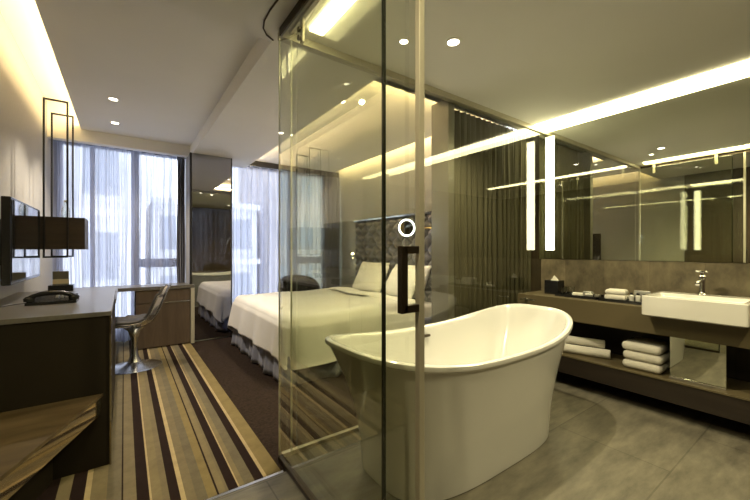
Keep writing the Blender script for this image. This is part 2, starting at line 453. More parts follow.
for yy in (1.76, 1.10):
    b = B(); box(b, XD-.012, XD+.004, yy-.016, yy+.016, ZC-.15, ZC-.02, .003)
    hb = obj('hanger', b, M['rail'], t)
    b = B()
    for zz in (ZC-.13, ZC-.085): cyl(b, (XD-.03, yy, zz), (XD-.014, yy, zz), .014)
    obj('bolt', b, M['bronze'], hb, 'auto')
b = B(); box(b, XD-.010, XD+.010, -.4, YG-.03, ZC-.02, ZC-.001); obj('top_track', b, M['rail'], t)
# small curved curtain track on the ceiling outside the glass
b = B()
pts = [(.655, 1.55), (.632, 1.70), (.625, 1.82), (.628, 1.92), (.645, 1.99), (.68, 2.04), (.73, 2.07)]
tube(b, [(x, y, ZC-.004) for x, y in pts], .005, 8)
tag(obj('ceiling_track', b, M['bronze'], smooth=True), 'thin curved dark metal track on the ceiling outside the glass corner', 'rail')

# ------------------------------------------------------------------ lights
def area(name, loc, rot, sx, sy, power, c):
    l = bpy.data.lights.new(name, 'AREA'); l.shape = 'RECTANGLE'; l.size = sx; l.size_y = sy; l.energy = power; l.color = c
    o = bpy.data.objects.new(name, l); col.objects.link(o); o.location = loc; o.rotation_euler = rot
    return o
def spot(name, loc, power, c, ang=110, blend=.6, rad=.02, tgt=None):
    l = bpy.data.lights.new(name, 'SPOT'); l.energy = power; l.color = c; l.spot_size = R(ang); l.spot_blend = blend; l.shadow_soft_size = rad
    o = bpy.data.objects.new(name, l); col.objects.link(o); o.location = loc
    if tgt: o.rotation_euler = (Vector(tgt)-Vector(loc)).to_track_quat('-Z', 'Y').to_euler()
    return o
WARM = (1, .72, .32)
area('cove_lamp_desk', (-.36, 3.75, 2.69), (0, R(120), 0), .03, 3.1, 6.5, WARM)
area('cove_lamp_bed', (1.34, 3.9, 2.51), (0, R(-135), 0), .02, 3.2, 8, (1, .78, .46))
area('cove_lamp_bed_end', (2.3, 2.17, 2.51), (R(135), 0, 0), 1.5, .02, 4, WARM)
area('cove_lamp_headboard', (3.12, 3.9, 2.745), (0, 0, 0), .05, 3.3, 8, (1, .76, .42))
def ledstrip(x0, x1, y0, y1, z0, z1, lab, m='cove_led'):
    b = B(); box(b, x0, x1, y0, y1, z0, z1)
    return tag(obj('led_strip', b, M[m]), lab, 'light strip')

# linear ceiling lights in the bathroom
t = thing('linear_ceiling_light', 'short bright linear light set in the bathroom ceiling beside the glass door', 'ceiling light', (.92, .6, ZC))
b = B(); box(b, .862, .945, -.6, 1.84, ZC-.016, ZC-.001); obj('diffuser', b, M['led'], t)
t = thing('linear_ceiling_light', 'long glowing linear light in the ceiling running along the top of the vanity mirror', 'ceiling light', (3.47, .5, ZC))
b = B(); box(b, 3.39, 3.522, -1.2, 1.93, ZC-.016, ZC-.001); obj('diffuser', b, M['led'], t)

DL = [(-.083, 4.07, ZT, 'round recessed downlight over the desk, nearer of the two in the raised ceiling', 1),
      (-.083, 4.82, ZT, 'round recessed downlight by the window, farther of the two in the raised ceiling', 1),
      (1.63, 1.45, ZC, 'bright round recessed downlight directly above the bathtub', 1),
      (1.38, 1.62, ZC, 'small tilted recessed downlight left of the brightest one above the bathtub', .7),
      (1.66, 2.85, ZT-.01, 'round recessed downlight in the raised ceiling above the foot of the bed', 1),
      (.15, .5, ZC, 'added unseen downlight in the entry ceiling that brightens the bench and stone floor', 1),  # added out of view to brighten the bench and entry floor
      (2.4, -.30, ZC, 'added out-of-view downlight that brightens the vanity side of the bathroom', 1)]  # added lamp, kept out of frame and mirror, for extra bathroom light
proto = None
for x, y, z, lab, s in DL:
    if proto is None:
        t = thing('downlight', lab, 'ceiling light', (x, y, z), 'recessed ceiling downlights')
        b = B(); lathe(b, [(.046, 0), (.048, -.004), (.036, -.006), (.034, -.001), (.034, 0)], (x, y, z)); obj('trim_ring', b, M['ceil'], t, 'auto')
        b = B(); lathe(b, [(.034, -.002), (.0, -.003)], (x, y, z), 24); obj('lamp', b, M['bulb'], t)
        proto = t; P0 = Vector((x, y, z))
    else:
        r = dup(proto, Vector((x, y, z))-P0, 0, lab)
        if s != 1: r.scale = (s, s, 1)
spot('downlight_beam_desk', (-.083, 4.07, ZT-.02), 30, (1, .86, .66), 110)
spot('downlight_beam_window', (-.083, 4.82, ZT-.02), 30, (1, .86, .66), 110)
spot('downlight_beam_bathtub', (1.63, 1.45, ZC-.02), 52, (1, .87, .56), 150, .5, .02)
spot('downlight_beam_foot', (1.66, 2.85, ZT-.03), 30, (1, .88, .72), 110)
spot('added_fill_entry', (.15, .5, ZC-.02), 20, (1, .85, .50), 140)  # fill from the added entry lamp, no visible source
spot('added_fill_basin', (2.4, -.3, ZC-.02), 40, (1, .86, .50), 110, .6, .03)  # fill from the added unseen lamp by the vanity

# ------------------------------------------------------------------ bathtub (freestanding slipper tub)
def tub():
    cx, cy = 1.713, 1.450
    N = 96
    def se(t, a, bb, n):
        c, s = math.cos(t), math.sin(t)
        return a*math.copysign(abs(c)**(2/n), c), bb*math.copysign(abs(s)**(2/n), s)
    def rimz(u):
        return .655 + ((.745 if u < 0 else .775)-.655)*abs(u)**2.4
    def ring(bm, a, bb, n, zf):
        vs = []
        for i in range(N):
            x, y = se(2*PI*i/N, a, bb, n); vs.append(bm.verts.new((cx+x, cy+y, zf(x/a))))
        return vs
    def join(bm, A, C):
        for i in range(N): bm.faces.new((A[i], A[(i+1) % N], C[(i+1) % N], C[i]))
    bm = B()
    A0, B0, A1, B1 = .662, .325, .880, .415
    rings = [ring(bm, A0-.012, B0-.012, 3.4, lambda u: 0.0), ring(bm, A0-.002, B0-.002, 3.4, lambda u: .006)]
    K = 16
    for k in range(1, K+1):
        t = k/K
        e = t**2.1*.93 + .07*t; eb = t**1.5
        a = A0+(A1-.018-A0)*e; bb = B0+(B1-.016-B0)*eb
        rings.append(ring(bm, a, bb, 3.4-.1*t, lambda u, t=t: .006+(rimz(u)-.036-.006)*t))
    # rolled rim
    for da, dz in ((-.012, -.034), (-.003, -.028), (0, -.018), (-.003, -.006), (-.012, 0), (-.026, -.001), (-.036, -.008), (-.044, -.03)):
        rings.append(ring(bm, A1+da, B1+da, 3.25, lambda u, dz=dz: rimz(u)+dz))
    # inside
    for k in range(1, 13):
        t = k/12
        a = (A1-.046)*(1-.33*t**1.35); bb = (B1-.046)*(1-.32*t**1.5)
        rings.append(ring(bm, a, bb, 3.1-.3*t, lambda u, t=t: (rimz(u)-.03)*(1-t)+.19*t))
    for s, z in ((.93, .165), (.80, .150), (.55, .145), (.25, .143)):
        rings.append(ring(bm, (A1-.046)*.67*s, (B1-.046)*.68*s, 2.7, lambda u, z=z: z))
    for A, C in zip(rings, rings[1:]): join(bm, A, C)
    bm.faces.new(rings[-1]); bm.faces.new(rings[0][::-1])
    t = thing('bathtub', 'white freestanding slipper bathtub with flared rim on the stone tile floor', 'bathtub', (cx, cy, 0))
    obj('tub_body', bm, M['tub'], t, 'auto')
    b = B(); box(b, cx-.005, cx+.065, cy+.340, cy+.366, .583, .600, .006, 3); obj('overflow_slot', b, M['bronze'], t, 'auto')
    b = B(); lathe(b, [(.0, .006), (.022, .006), (.028, .002), (.03, -.003)], (cx, cy, .146), 24); obj('drain', b, M['chrome'], t, 'auto')
tub()

# ------------------------------------------------------------------ vanity
t = thing('vanity_unit', 'long wall-mounted brown vanity counter with an open lower shelf under the mirror', 'vanity', (3.34, .5, 0))
YV0 = -.6
b = B()
box(b, 3.12, XM-.001, YV0, YG-.006, .59, .736)
box(b, 3.12, XM-.001, .912, YG-.006, .736, .776); box(b, 3.12, XM-.001, YV0, .384, .736, .776); box(b, 3.441, XM-.001, .384, .912, .736, .776)
obj('countertop', b, M['vanity'], t)
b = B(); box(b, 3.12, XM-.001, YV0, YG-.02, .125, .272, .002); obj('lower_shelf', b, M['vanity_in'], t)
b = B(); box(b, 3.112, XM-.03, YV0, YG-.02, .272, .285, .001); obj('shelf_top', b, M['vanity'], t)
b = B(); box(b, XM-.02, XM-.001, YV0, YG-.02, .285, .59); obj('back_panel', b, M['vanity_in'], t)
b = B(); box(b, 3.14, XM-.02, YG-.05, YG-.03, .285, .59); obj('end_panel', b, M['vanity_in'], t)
b = B(); box(b, XM-.012, XM-.001, YV0, YG-.01, .777, 1.108)
struct('trim_3', b, M['splash_tile'])
t = thing('vanity_mirror', 'wide wall mirror above the vanity with a glowing vertical light at its left end', 'mirror', (XM, .7, 1.11))
b = B(); box(b, XM-.02, XM-.001, YV0, 1.965, 1.11, ZC-.002); obj('mirror_glass', b, M['mirror'], t)
b = B(); box(b, XM-.024, XM-.0205, 1.808, 1.895, 1.20, 2.355); obj('vertical_light', b, M['led2'], t)
# washbasin
bx0, bx1, by0, by1, bz0, bz1 = 2.985, 3.44, .385, .911, .7365, .878
t = thing('washbasin', 'white rectangular porcelain washbasin set into the front of the vanity counter', 'washbasin', (3.2, .65, bz0))
bm = B()
def rr(x0, x1, y0, y1, r, z, n=6):
    out = []
    for (cxx, cyy, a0) in ((x1-r, y1-r, 0), (x0+r, y1-r, 90), (x0+r, y0+r, 180), (x1-r, y0+r, 270)):
        for k in range(n+1):
            a = R(a0+90*k/n); out.append(bm.verts.new((cxx+r*math.cos(a), cyy+r*math.sin(a), z)))
    return out
RG = [rr(bx0+.01, bx1-.01, by0+.01, by1-.01, .012, bz0), rr(bx0, bx1, by0, by1, .012, bz0+.008), rr(bx0, bx1, by0, by1, .012, bz1-.005), rr(bx0+.005, bx1-.005, by0+.005, by1-.005, .01, bz1),
      rr(bx0+.022, bx1-.13, by0+.025, by1-.025, .02, bz1), rr(bx0+.027, bx1-.135, by0+.03, by1-.03, .02, bz1-.008), rr(bx0+.045, bx1-.15, by0+.05, by1-.05, .03, bz1-.095), rr(bx0+.10, bx1-.20, by0+.12, by1-.12, .03, bz1-.105)]
for A, C in zip(RG, RG[1:]):
    for i in range(len(A)): bm.faces.new((A[i], A[(i+1) % len(A)], C[(i+1) % len(A)], C[i]))
bm.faces.new(RG[-1]); bm.faces.new(RG[0][::-1])
obj('basin_body', bm, M['porcelain'], t, 'auto')
fx, fy = 3.365, .662
b = B(); lathe(b, [(0, 0), (.028, 0), (.028, .006), (.022, .012), (.019, .03), (.019, .115), (.023, .118), (.023, .135), (.018, .14), (0, .142)], (fx, fy, bz1), 28)
fo = obj('faucet', b, M['chrome'], t, 'auto')
b = B(); tube(b, [(fx, fy, bz1+.095), (fx-.06, fy, bz1+.10), (fx-.12, fy, bz1+.095), (fx-.135, fy, bz1+.08)], .012, 14); obj('spout', b, M['chrome'], fo, True)
b = B(); lathe(b, [(0, .14), (.012, .14), (.012, .158), (.02, .162), (.02, .17), (0, .172)], (fx, fy, bz1), 20)
tube(b, [(fx, fy-.03, bz1+.166), (fx, fy, bz1+.166), (fx, fy+.035, bz1+.168)], .006, 10); obj('tap_lever', b, M['chrome'], fo, 'auto')

# polished plumbing box under the basin
t = thing('plumbing_cover', 'polished metal cover box under the washbasin, beside the stacked towels', 'metal box', (3.3, .66, .285))
b = B(); box(b, 3.18, XM-.03, .51, .80, .287, .588, .002); obj('cover_box', b, M['mirror'], t)
b = B(); box(b, 3.170, 3.18, .51, .80, .287, .300); obj('bottom_rail', b, M['chrome'], t)

# towels
def towel_mesh(w, d, h, x, y, z, layers=2):
    bm = B()
    lh = h/layers
    for k in range(layers):
        box(bm, x, x+d, y, y+w, z+k*lh+.001, z+(k+1)*lh-.001, lh*.42, 4)
    return bm
tl = None
for k, lab in enumerate(('white folded bath towel at the bottom of the stack of three on the vanity shelf',
                         'white folded bath towel in the middle of the stack of three on the vanity shelf',
                         'white folded bath towel on top of the stack of three on the vanity shelf')):
    if tl is None:
        tl = obj('bath_towel', towel_mesh(.25, .30, .066, 3.165, .845, .2865, 1), M['terry'], smooth='auto')
        tag(tl, lab, 'towel', 'stacked bath towels')
    else:
        c = tl.copy(); col.objects.link(c); c.location.z = .068*k; c.location.y = .004*(-1)**k; c['label'] = lab
def roll(name, p0, p1, r, m):
    bm = B(); p0 = Vector(p0); p1 = Vector(p1); n = 28
    prof = [(0, -.004), (r*.5, .0), (r*.92, 0), (r, .012), (r, .5), (r, .988), (r*.92, 1.), (r*.5, 1.0), (0, 1.004)]
    q = (p1-p0).to_track_quat('Z', 'Y'); L = (p1-p0).length; rings = []
    for rr_, s in prof:
        rings.append([bm.verts.new(p0+q @ Vector((rr_*math.cos(2*PI*i/n)*(1+.03*math.sin(3*2*PI*i/n)), rr_*math.sin(2*PI*i/n), s*L))) for i in range(n)] if rr_ else [bm.verts.new(p0+q @ Vector((0, 0, s*L)))])
    for A, C in zip(rings, rings[1:]):
        for i in range(n):
            j = (i+1) % n
            if len(A) == 1: bm.faces.new((A[0], C[i], C[j]))
            elif len(C) == 1: bm.faces.new((A[i], A[j], C[0]))
            else: bm.faces.new((A[i], A[j], C[j], C[i]))
    return obj(name, bm, m, smooth=True)
tag(roll('rolled_towel', (3.20, 1.56, .325), (3.30, 1.22, .325), .038, M['terry']), 'lower rolled white towel on the vanity shelf beside the bathtub', 'towel', 'rolled towels')
tag(roll('rolled_towel', (3.22, 1.58, .399), (3.32, 1.27, .397), .034, M['terry']), 'upper rolled white towel on the vanity shelf beside the bathtub', 'towel', 'rolled towels')

ZV = .776
# tissue box
t = thing('tissue_box', 'black square tissue box with a white tissue, at the glass end of the counter', 'tissue box', (3.40, 1.74, ZV))
b = B(); box(b, 3.335, 3.465, 1.675, 1.805, ZV, ZV+.13, .004); obj('box_body', b, M['blackp'], t)
b = B()
def tis(u, v):
    a = u*2*PI
    r = .034*(1-v)**.7*(1+.25*math.sin(3*a))
    return (3.40+r*math.cos(a)*.5, 1.74+r*math.sin(a), ZV+.13+.04*v*(1+.2*math.sin(2*a)))
grid(b, 20, 5, tis); obj('tissue', b, M['paper'], t, True)
# trays
def tray(x0, x1, y0, y1, lab):
    b = B(); box(b, x0, x1, y0, y1, ZV, ZV+.008, .002)
    for a in ((x0, x1, y0, y0+.008), (x0, x1, y1-.008, y1), (x0, x0+.008, y0, y1), (x1-.008, x1, y0, y1)):
        box(b, *a, ZV+.008, ZV+.024)
    return tag(obj('tray', b, M['blackp']), lab, 'tray')
tray(3.24, 3.47, 1.30, 1.655, 'black tray with glasses and wrapped items beside the tissue box')
tray(3.22, 3.46, .965, 1.285, 'black tray with a folded hand towel and bottles beside the washbasin')
def tumbler(x, y, z, lab, r=.03, h=.075):
    b = B(); lathe(b, [(0, 0), (r*.8, 0), (r, h), (r*.92, h), (r*.74, .008), (0, .008)], (x, y, z), 24)
    return tag(obj('tumbler', b, M['clear'], smooth='auto'), lab, 'glass', 'bathroom tumblers')
zt = ZV+.009
tumbler(3.30, 1.60, zt, 'clear tumbler on the tray nearest the tissue box'); tumbler(3.38, 1.57, zt, 'second clear tumbler on the tray, closer to the mirror wall')
def packet(name, x, y, z, w, d, h, rz, m, lab, cat):
    b = B(); box(b, -w/2, w/2, -d/2, d/2, 0, h, min(h, w, d)*.25, 3)
    o = obj(name, b, m, smooth='auto'); o.location = (x, y, z); o.rotation_euler = (0, 0, rz)
    return tag(o, lab, cat, 'toiletries on the vanity trays')
packet('soap_packet', 3.33, 1.49, zt, .06, .09, .03, .3, M['paper'], 'white paper soap packet in the middle of the glasses tray', 'soap')
packet('soap_packet', 3.39, 1.43, zt, .05, .08, .045, -.2, M['silver'], 'silver wrapped packet standing behind the soap on the glasses tray', 'packet')
packet('soap_packet', 3.31, 1.40, zt, .05, .07, .035, .8, M['silver'], 'small silver packet at the front of the glasses tray', 'packet')
packet('amenity_box', 3.34, 1.335, zt, .05, .04, .03, .1, M['card'], 'small dark amenity box at the right end of the glasses tray', 'box')
# folded hand towel, tilted
b = B()
def ht(u, v):
    return (0, 0, 0)
box(b, -.07, .07, -.075, .075, 0, .044, .018, 4); box(b, -.068, .068, -.072, .070, .044, .086, .019, 4)
o = obj('hand_towel', b, M['terry'], smooth='auto'); o.location = (3.34, 1.19, zt+.002); o.rotation_euler = (0, 0, R(8))
tag(o, 'folded white hand towel on the tray beside the washbasin', 'towel')
def bottle(x, y, z, lab):
    t = thing('toiletry_bottle', lab, 'bottle', (x, y, z), 'small toiletry bottles')
    b = B(); lathe(b, [(0, 0), (.015, 0), (.017, .004), (.017, .045), (.010, .052), (0, .052)], (x, y, z), 20); obj('bottle_body', b, M['porcelain'], t, 'auto')
    b = B(); lathe(b, [(.011, .052), (.011, .068), (0, .068)], (x, y, z), 20); obj('cap', b, M['blackp'], t, 'auto')
    return t
b0 = bottle(3.34, 1.085, zt, 'small white toiletry bottle next to the hand towel')
dup(b0, (0, -.045, 0), 0, 'middle of the three small white toiletry bottles by the washbasin')
dup(b0, (.0, -.09, 0), 0, 'small white toiletry bottle closest to the washbasin')
packet('amenity_card', 3.40, 1.03, zt, .012, .11, .085, .0, M['silver'], 'upright silver amenity card behind the bottles beside the washbasin', 'card')
# towel hook on the counter front
t = thing('paper_holder', 'small chrome hook on the front edge of the vanity counter near the glass', 'hook', (3.11, 1.86, .73))
b = B(); cyl(b, (3.12, 1.86, .735), (3.095, 1.86, .735), .014); tube(b, [(3.098, 1.86, .735), (3.075, 1.86, .735), (3.07, 1.90, .735), (3.07, 1.75, .735)], .006, 10)
obj('hook_arm', b, M['chrome'], t, 'auto')

# ------------------------------------------------------------------ round illuminated mirror by the partition
t = thing('ring_mirror', 'round swivel mirror with a glowing white ring, by the end of the glass partition', 'mirror', (2.01, 2.32, 1.395))
c = Vector((2.01, 2.32, 1.395)); ns = set(col.objects)
b = B(); tube(b, [(c.x+.070*math.cos(a*PI/24), c.y, c.z+.070*math.sin(a*PI/24)) for a in range(48)], .0055, 10, True); obj('light_ring', b, M['ring'], t, True)
b = B(); cyl(b, (c.x, c.y+.006, c.z), (c.x, c.y-.002, c.z), .060, n=40); obj('mirror_disc', b, M['smoke_mirror'], t, 'auto')
b = B(); cyl(b, (c.x, c.y+.008, c.z), (c.x, c.y+.02, c.z), .064, n=40); tube(b, [(c.x, c.y+.02, c.z), (c.x+.05, c.y+.03, c.z), (2.225, YG+.25, 1.395)], .007, 10)
cyl(b, (2.225, YG+.239, 1.395), (2.225, YG+.255, 1.395), .02)
obj('swivel_arm', b, M['brass'], t, 'auto')
for o in set(col.objects)-ns:
    if o.name.split('.')[0] in ('light_ring', 'mirror_disc'): o.rotation_euler.z = R(-22)

# ------------------------------------------------------------------ bed
BX0, BX1, BY0, BY1 = 1.17, 3.09, 2.95, 4.72
t = thing('bed', 'large double bed with dark tufted headboard and grey satin skirt', 'bed', (2.1, 3.83, 0))
b = B(); box(b, BX0+.03, BX1, BY0+.03, BY1-.03, .10, .34); obj('bed_base', b, M['skirt'], t)
b = B(); box(b, BX0+.02, BX1, BY0+.02, BY1-.02, .34, .56, .05, 4); obj('mattress', b, M['linen'], t, 'auto')
# skirt: pleated band around foot and sides
pth = []
rc = .06
def skirt_pt(s):
    L1 = BX1-BX0-rc; L2 = BY1-BY0-2*rc; q = PI/2*rc
    if s < L1: return (BX1-s, BY0), (0, -1)
    s -= L1
    if s < q: a = s/rc; return (BX0+rc-rc*math.sin(a), BY0+rc-rc*math.cos(a)), (-math.sin(a), -math.cos(a))
    s -= q
    if s < L2: return (BX0, BY0+rc+s), (-1, 0)
    s -= L2
    if s < q: a = s/rc; return (BX0+rc-rc*math.cos(a), BY1-rc+rc*math.sin(a)), (-math.cos(a), math.sin(a))
    s -= q
    return (BX0+rc+s, BY1), (0, 1)
LT = 2*(BX1-BX0-rc)+(BY1-BY0-2*rc)+PI*rc
def skf(u, v):
    s = u*LT*.9999; (x, y), (nx, ny) = skirt_pt(s)
    k = s/.42; fr = k-math.floor(k)
    pl = .028*math.exp(-((fr-.5)/.10)**2) + .006*math.sin(s*31)+.004*math.sin(s*57)
    o = .012+.03*v + pl*(.3+v)
    return (x+nx*o, y+ny*o, .42*(1-v)+.012*v)
b = B(); grid(b, 420, 8, skf); o = obj('bed_skirt', b, M['skirt'], t, True, normals=False); solid(o, .004)
# headboard
def hb(u, v):
    y = 2.60+(4.90-2.60)*u; z = .30+1.36*v
    p = (y/.20+z/.20); q = (y/.20-z/.20)
    h = (abs(math.sin(PI*p/1)))**.5*(abs(math.sin(PI*q/1)))**.5
    ed = min(1, min(u, 1-u)*40, min(v, 1-v)*25)
    return (3.16-.085*h*ed**.5-.02*ed, y, z)
b = B(); V = grid(b, 230, 136, hb); o = obj('headboard', b, M['head'], t, True, normals=False)
b = B(); box(b, 3.15, XB-.001, 2.60, 4.90, .30, 1.66); obj('headboard_panel', b, M['head'], o)
b = B(); box(b, 3.09, XB-.001, 2.60, 4.905, 1.66, 1.685, .002); obj('headboard_trim', b, M['chrome'], o)

# duvet: cloth wrapped over the mattress, unfolded coordinates
def duvet():
    zt = .60; Rr = .07; rc = .16
    X0, Y0, Y1 = BX0-.03, BY0-.03, BY1+.03
    OH = .32
    xs0, xs1 = X0-OH, 2.62
    ys0, ys1 = Y0-.46, Y1+OH
    def f(u, v):
        s = xs0+(xs1-xs0)*u; tt = ys0+(ys1-ys0)*v
        ex = max(0, (X0+rc)-s); ey = max(0, (Y0+rc)-tt, tt-(Y1-rc)); sy = -1 if tt < (Y0+Y1)/2 else 1
        D = math.hypot(ex, ey)
        bx = max(s, X0+rc); by = min(max(tt, Y0+rc), Y1-rc)
        puff = .020*math.sin(s*3.1+.5)*math.sin(tt*2.7) + .006*math.sin(s*9+tt*5)+.004*math.sin(tt*17-s*6)
        if D < 1e-6: return (bx, by, zt+puff)
        dx, dy = -ex/D, sy*ey/D
        a = math.atan2(ey, ex)
        Lr = rc-Rr
        fold = 0
        if D <= Lr: h, dz = D, 0
        else:
            e = D-Lr; q = PI/2*Rr
            if e < q: th = e/Rr; h = Lr+Rr*math.sin(th); dz = Rr*(1-math.cos(th))
            else:
                w = e-q; h = Lr+Rr+.015+.05*w; dz = Rr+w
                par = (by*1.0 if ex > ey else bx) + a*.25
                fold = w*(.06*(1+math.sin(par*11+.7))+.02*(1+math.sin(par*23+1.3)))
        dzm = dz if dz < .36 else .36+.11*(1-math.exp(-(dz-.36)/.11))
        return (bx+dx*(h+fold), by+dy*(h+fold), zt-dzm+puff*max(0, 1-D*3))
    b = B(); grid(b, 110, 120, f)
    o = obj('duvet', b, M['linen'], smooth=True, normals=False)
    tag(o, 'white duvet spread over the bed and draping down to the grey skirt', 'duvet')
    s = o.modifiers.new('s', 'SOLIDIFY'); s.thickness = .018; s.offset = 1
    # folded-back edge
    def g(u, v):
        y = BY0-.03+(BY1-BY0+.06)*u; a = v*PI*2
        edge = min(1, min(u, 1-u)*12)**.5
        return (2.58+.13*math.cos(a), y, .628+(.022*math.sin(a))*edge+.008*math.sin(y*9)-.03*(1-edge))
    b = B(); grid(b, 60, 16, g); obj('folded_edge', b, M['pillow'], o, True)
duvet()
def pillow(loc, w, h, th, rot, lab, proto=None):
    if proto:
        o = proto.copy(); col.objects.link(o)
    else:
        bm = B(); n = 28
        for sg in (1, -1):
            def f(u, v):
                x = (u*2-1); y = (v*2-1)
                e = (max(0, 1-abs(x)**2.6)*max(0, 1-abs(y)**2.6))**.45
                k = 1-.07*(1-abs(x)**2)*0 
                px = x*(1-.06*(1-y*y)*abs(x)); py = y*(1-.06*(1-x*x)*abs(y))
                wr = .035*math.sin(7*x+3*y)*math.sin(5*y)*e
                return (px*.5, py*.5, sg*(e*.5+wr*.5))
            grid(bm, n, n, f)
        bmesh.ops.remove_doubles(bm, verts=bm.verts[:], dist=1e-4)
        o = obj('pillow', bm, M['pillow'], smooth=True)
    o.scale = (w, h, th); o.location = loc; o.rotation_euler = rot
    tag(o, lab, 'pillow', 'white bed pillows'); return o
lean = R(62)
# local x = along bed width, local y = up the pillow, local z = thickness
def prot(tilt, yaw=0): return (tilt, 0, R(-90)+yaw)
p0 = pillow((2.97, 4.24, .82), .70, .44, .17, prot(R(66)), 'white pillow leaning on the headboard at the window side of the bed')
pillow((2.80, 4.02, .80), .60, .40, .16, prot(R(62), R(6)), 'white pillow in front of the window-side pillow, nearer the middle of the bed', p0)
pillow((2.96, 3.40, .81), .70, .44, .17, prot(R(66)), 'white pillow leaning on the headboard behind the glass door handle', p0)
pillow((2.78, 3.30, .80), .62, .40, .16, prot(R(60), R(-4)), 'front white pillow on the bathroom side of the bed', p0)

# reading lamps
def reading(y, z, lab):
    t = thing('reading_lamp', lab, 'lamp', (XB-.06, y, z), 'bedside reading lamps')
    b = B(); tube(b, [(XB-.005, y, z-.20), (XB-.06, y, z-.17), (XB-.085, y, z-.08), (XB-.09, y, z-.01)], .006, 8); obj('lamp_arm', b, M['chrome'], t, True)
    b = B(); lathe(b, [(.014, .03), (.022, 0), (.024, -.05), (.021, -.05), (.018, 0), (0, .02)], (XB-.09, y, z+.02), 20); obj('lamp_head', b, M['chrome'], t, 'auto')
    b = B(); lathe(b, [(0, -.054), (.021, -.05), (.021, .03), (0, .034)], (XB-.09, y, z+.02), 16); obj('bulb', b, M['readled'], t, 'auto')
reading(4.97, 1.10, 'small lit reading lamp on the wall at the window side of the headboard')
spot('reading_beam', (XB-.09, 4.97, 1.06), 1.2, (1, .85, .6), 140)

# armchair behind the bed
t = thing('armchair', 'low black leather armchair with rounded back, between the bed and the right window', 'armchair', (2.25, 5.08, 0))
ax, ay = 2.22, 5.10
def shellf(r, z0, z1, flare):
    def f(u, v):
        a = R(-70)+R(290)*u*0 + (R(-115)+R(230)*u)
        return (0, 0, 0)
    return f
b = B()
def back(u, v):
    # closed loop cross-section swept over a horseshoe, open side facing -Y (towards bed)
    a = R(90)+R(-112+224*u)
    hgt = .80-.17*abs(2*u-1)**2.2
    th = 2*PI*v
    edge = (1-abs(2*u-1)**10)**.5 if abs(2*u-1) < 1 else 0
    rr_ = .285+.055*math.cos(th)*max(.15, edge)
    zz = .40+(hgt-.40)*(.5+.5*math.sin(th)*abs(math.sin(th))**-.35 if abs(math.sin(th)) > 1e-3 else .5)
    return (ax+rr_*math.cos(a), ay+rr_*math.sin(a)*.85, zz)
grid(b, 40, 24, back); bmesh.ops.remove_doubles(b, verts=b.verts[:], dist=1e-4); obj('backrest', b, M['leather'], t, True)
b = B(); lathe(b, [(0, .33), (.22, .33), (.26, .36), (.265, .42), (.24, .46), (0, .475)], (ax, ay-.02, 0), 36); obj('seat', b, M['leather'], t, True)
b = B(); lathe(b, [(.03, .33), (.03, .03), (.20, .02), (.21, 0), (0, 0)], (ax, ay, 0), 32); obj('pedestal', b, M['chrome'], t, 'auto')

# ------------------------------------------------------------------ desk side
t = thing('minibar_cabinet', 'tall dark brown desk cabinet in the left foreground with a grey top', 'cabinet', (-.38, 3.2, 0))
b = B(); box(b, XL+.001, -.066, 2.447, 3.95, .005, .835); obj('cabinet_body', b, M['cabinet'], t)
b = B(); box(b, XL+.001, -.058, 2.438, 3.955, .835, .86, .0015); obj('cabinet_top', b, M['desktop'], t)
b = B(); box(b, -.066, -.058, 2.438, 2.458, .005, .835); obj('corner_edge', b, M['bench_edge'], t)
t = thing('desk', 'L-shaped writing desk with a wooden drawer unit in front of the left window', 'desk', (-.1, 4.8, 0))
b = B(); box(b, XL+.001, -.06, 3.957, 5.0, .715, .755, .002); box(b, XL+.001, .735, 5.0, 5.40, .715, .755, .002); obj('desk_top', b, M['desktop'], t)
b = B(); box(b, .11, .69, 5.03, 5.39, .012, .714); o = obj('drawer_cabinet', b, M['deskwood'], t)
b = B(); box(b, .115, .685, 5.012, 5.03, .565, .708, .001); d = obj('drawer', b, M['deskwood'], o)
b = B(); box(b, .30, .685, 5.004, 5.012, .548, .562, .001); obj('drawer_pull', b, M['steel'], d)
b = B(); box(b, .115, .685, 5.012, 5.03, .02, .545, .001); obj('cabinet_door', b, M['deskwood'], o)
b = B(); box(b, .692, .735, 5.0, 5.40, 0.004, .715, .002); obj('end_panel', b, M['rail'], t)
b = B(); box(b, .10, .112, 5.03, 5.39, 0.004, .715); obj('side_panel', b, M['black'], t)

# luggage bench with slanted front
t = thing('luggage_bench', 'low wooden luggage bench with a polished slanted edge in the left bottom corner', 'bench', (-.45, 2.0, 0))
def prism(bm, pts, z0, z1):
    lo = [bm.verts.new((x, y, z0)) for x, y in pts]; hi = [bm.verts.new((x, y, z1)) for x, y in pts]
    n = len(pts); bm.faces.new(lo[::-1]); bm.faces.new(hi)
    for i in range(n): bm.faces.new((lo[i], lo[(i+1) % n], hi[(i+1) % n], hi[i]))
    return bm
P = [(XL+.001, 2.436), (-.095, 2.436), (-.36, 1.72), (-.62, 1.02+.0), (XL+.021, 1.02)]
P = [(XL+.021, 2.436), (-.095, 2.436), (-.37, 1.69), (XL+.021, .85)]
b = B(); prism(b, P, .395, .41); obj('bench_top', b, M['bench'], t)
b = B(); prism(b, [(x-.004*(x > -.6), y) for x, y in P], .305, .3945); obj('bench_edge', b, M['bench_edge'], t)
b = B(); prism(b, [(XL+.021, 2.436), (-.30, 2.436), (-.50, 1.80), (XL+.021, 1.30)], .005, .305); obj('bench_base', b, M['cabinet'], t)

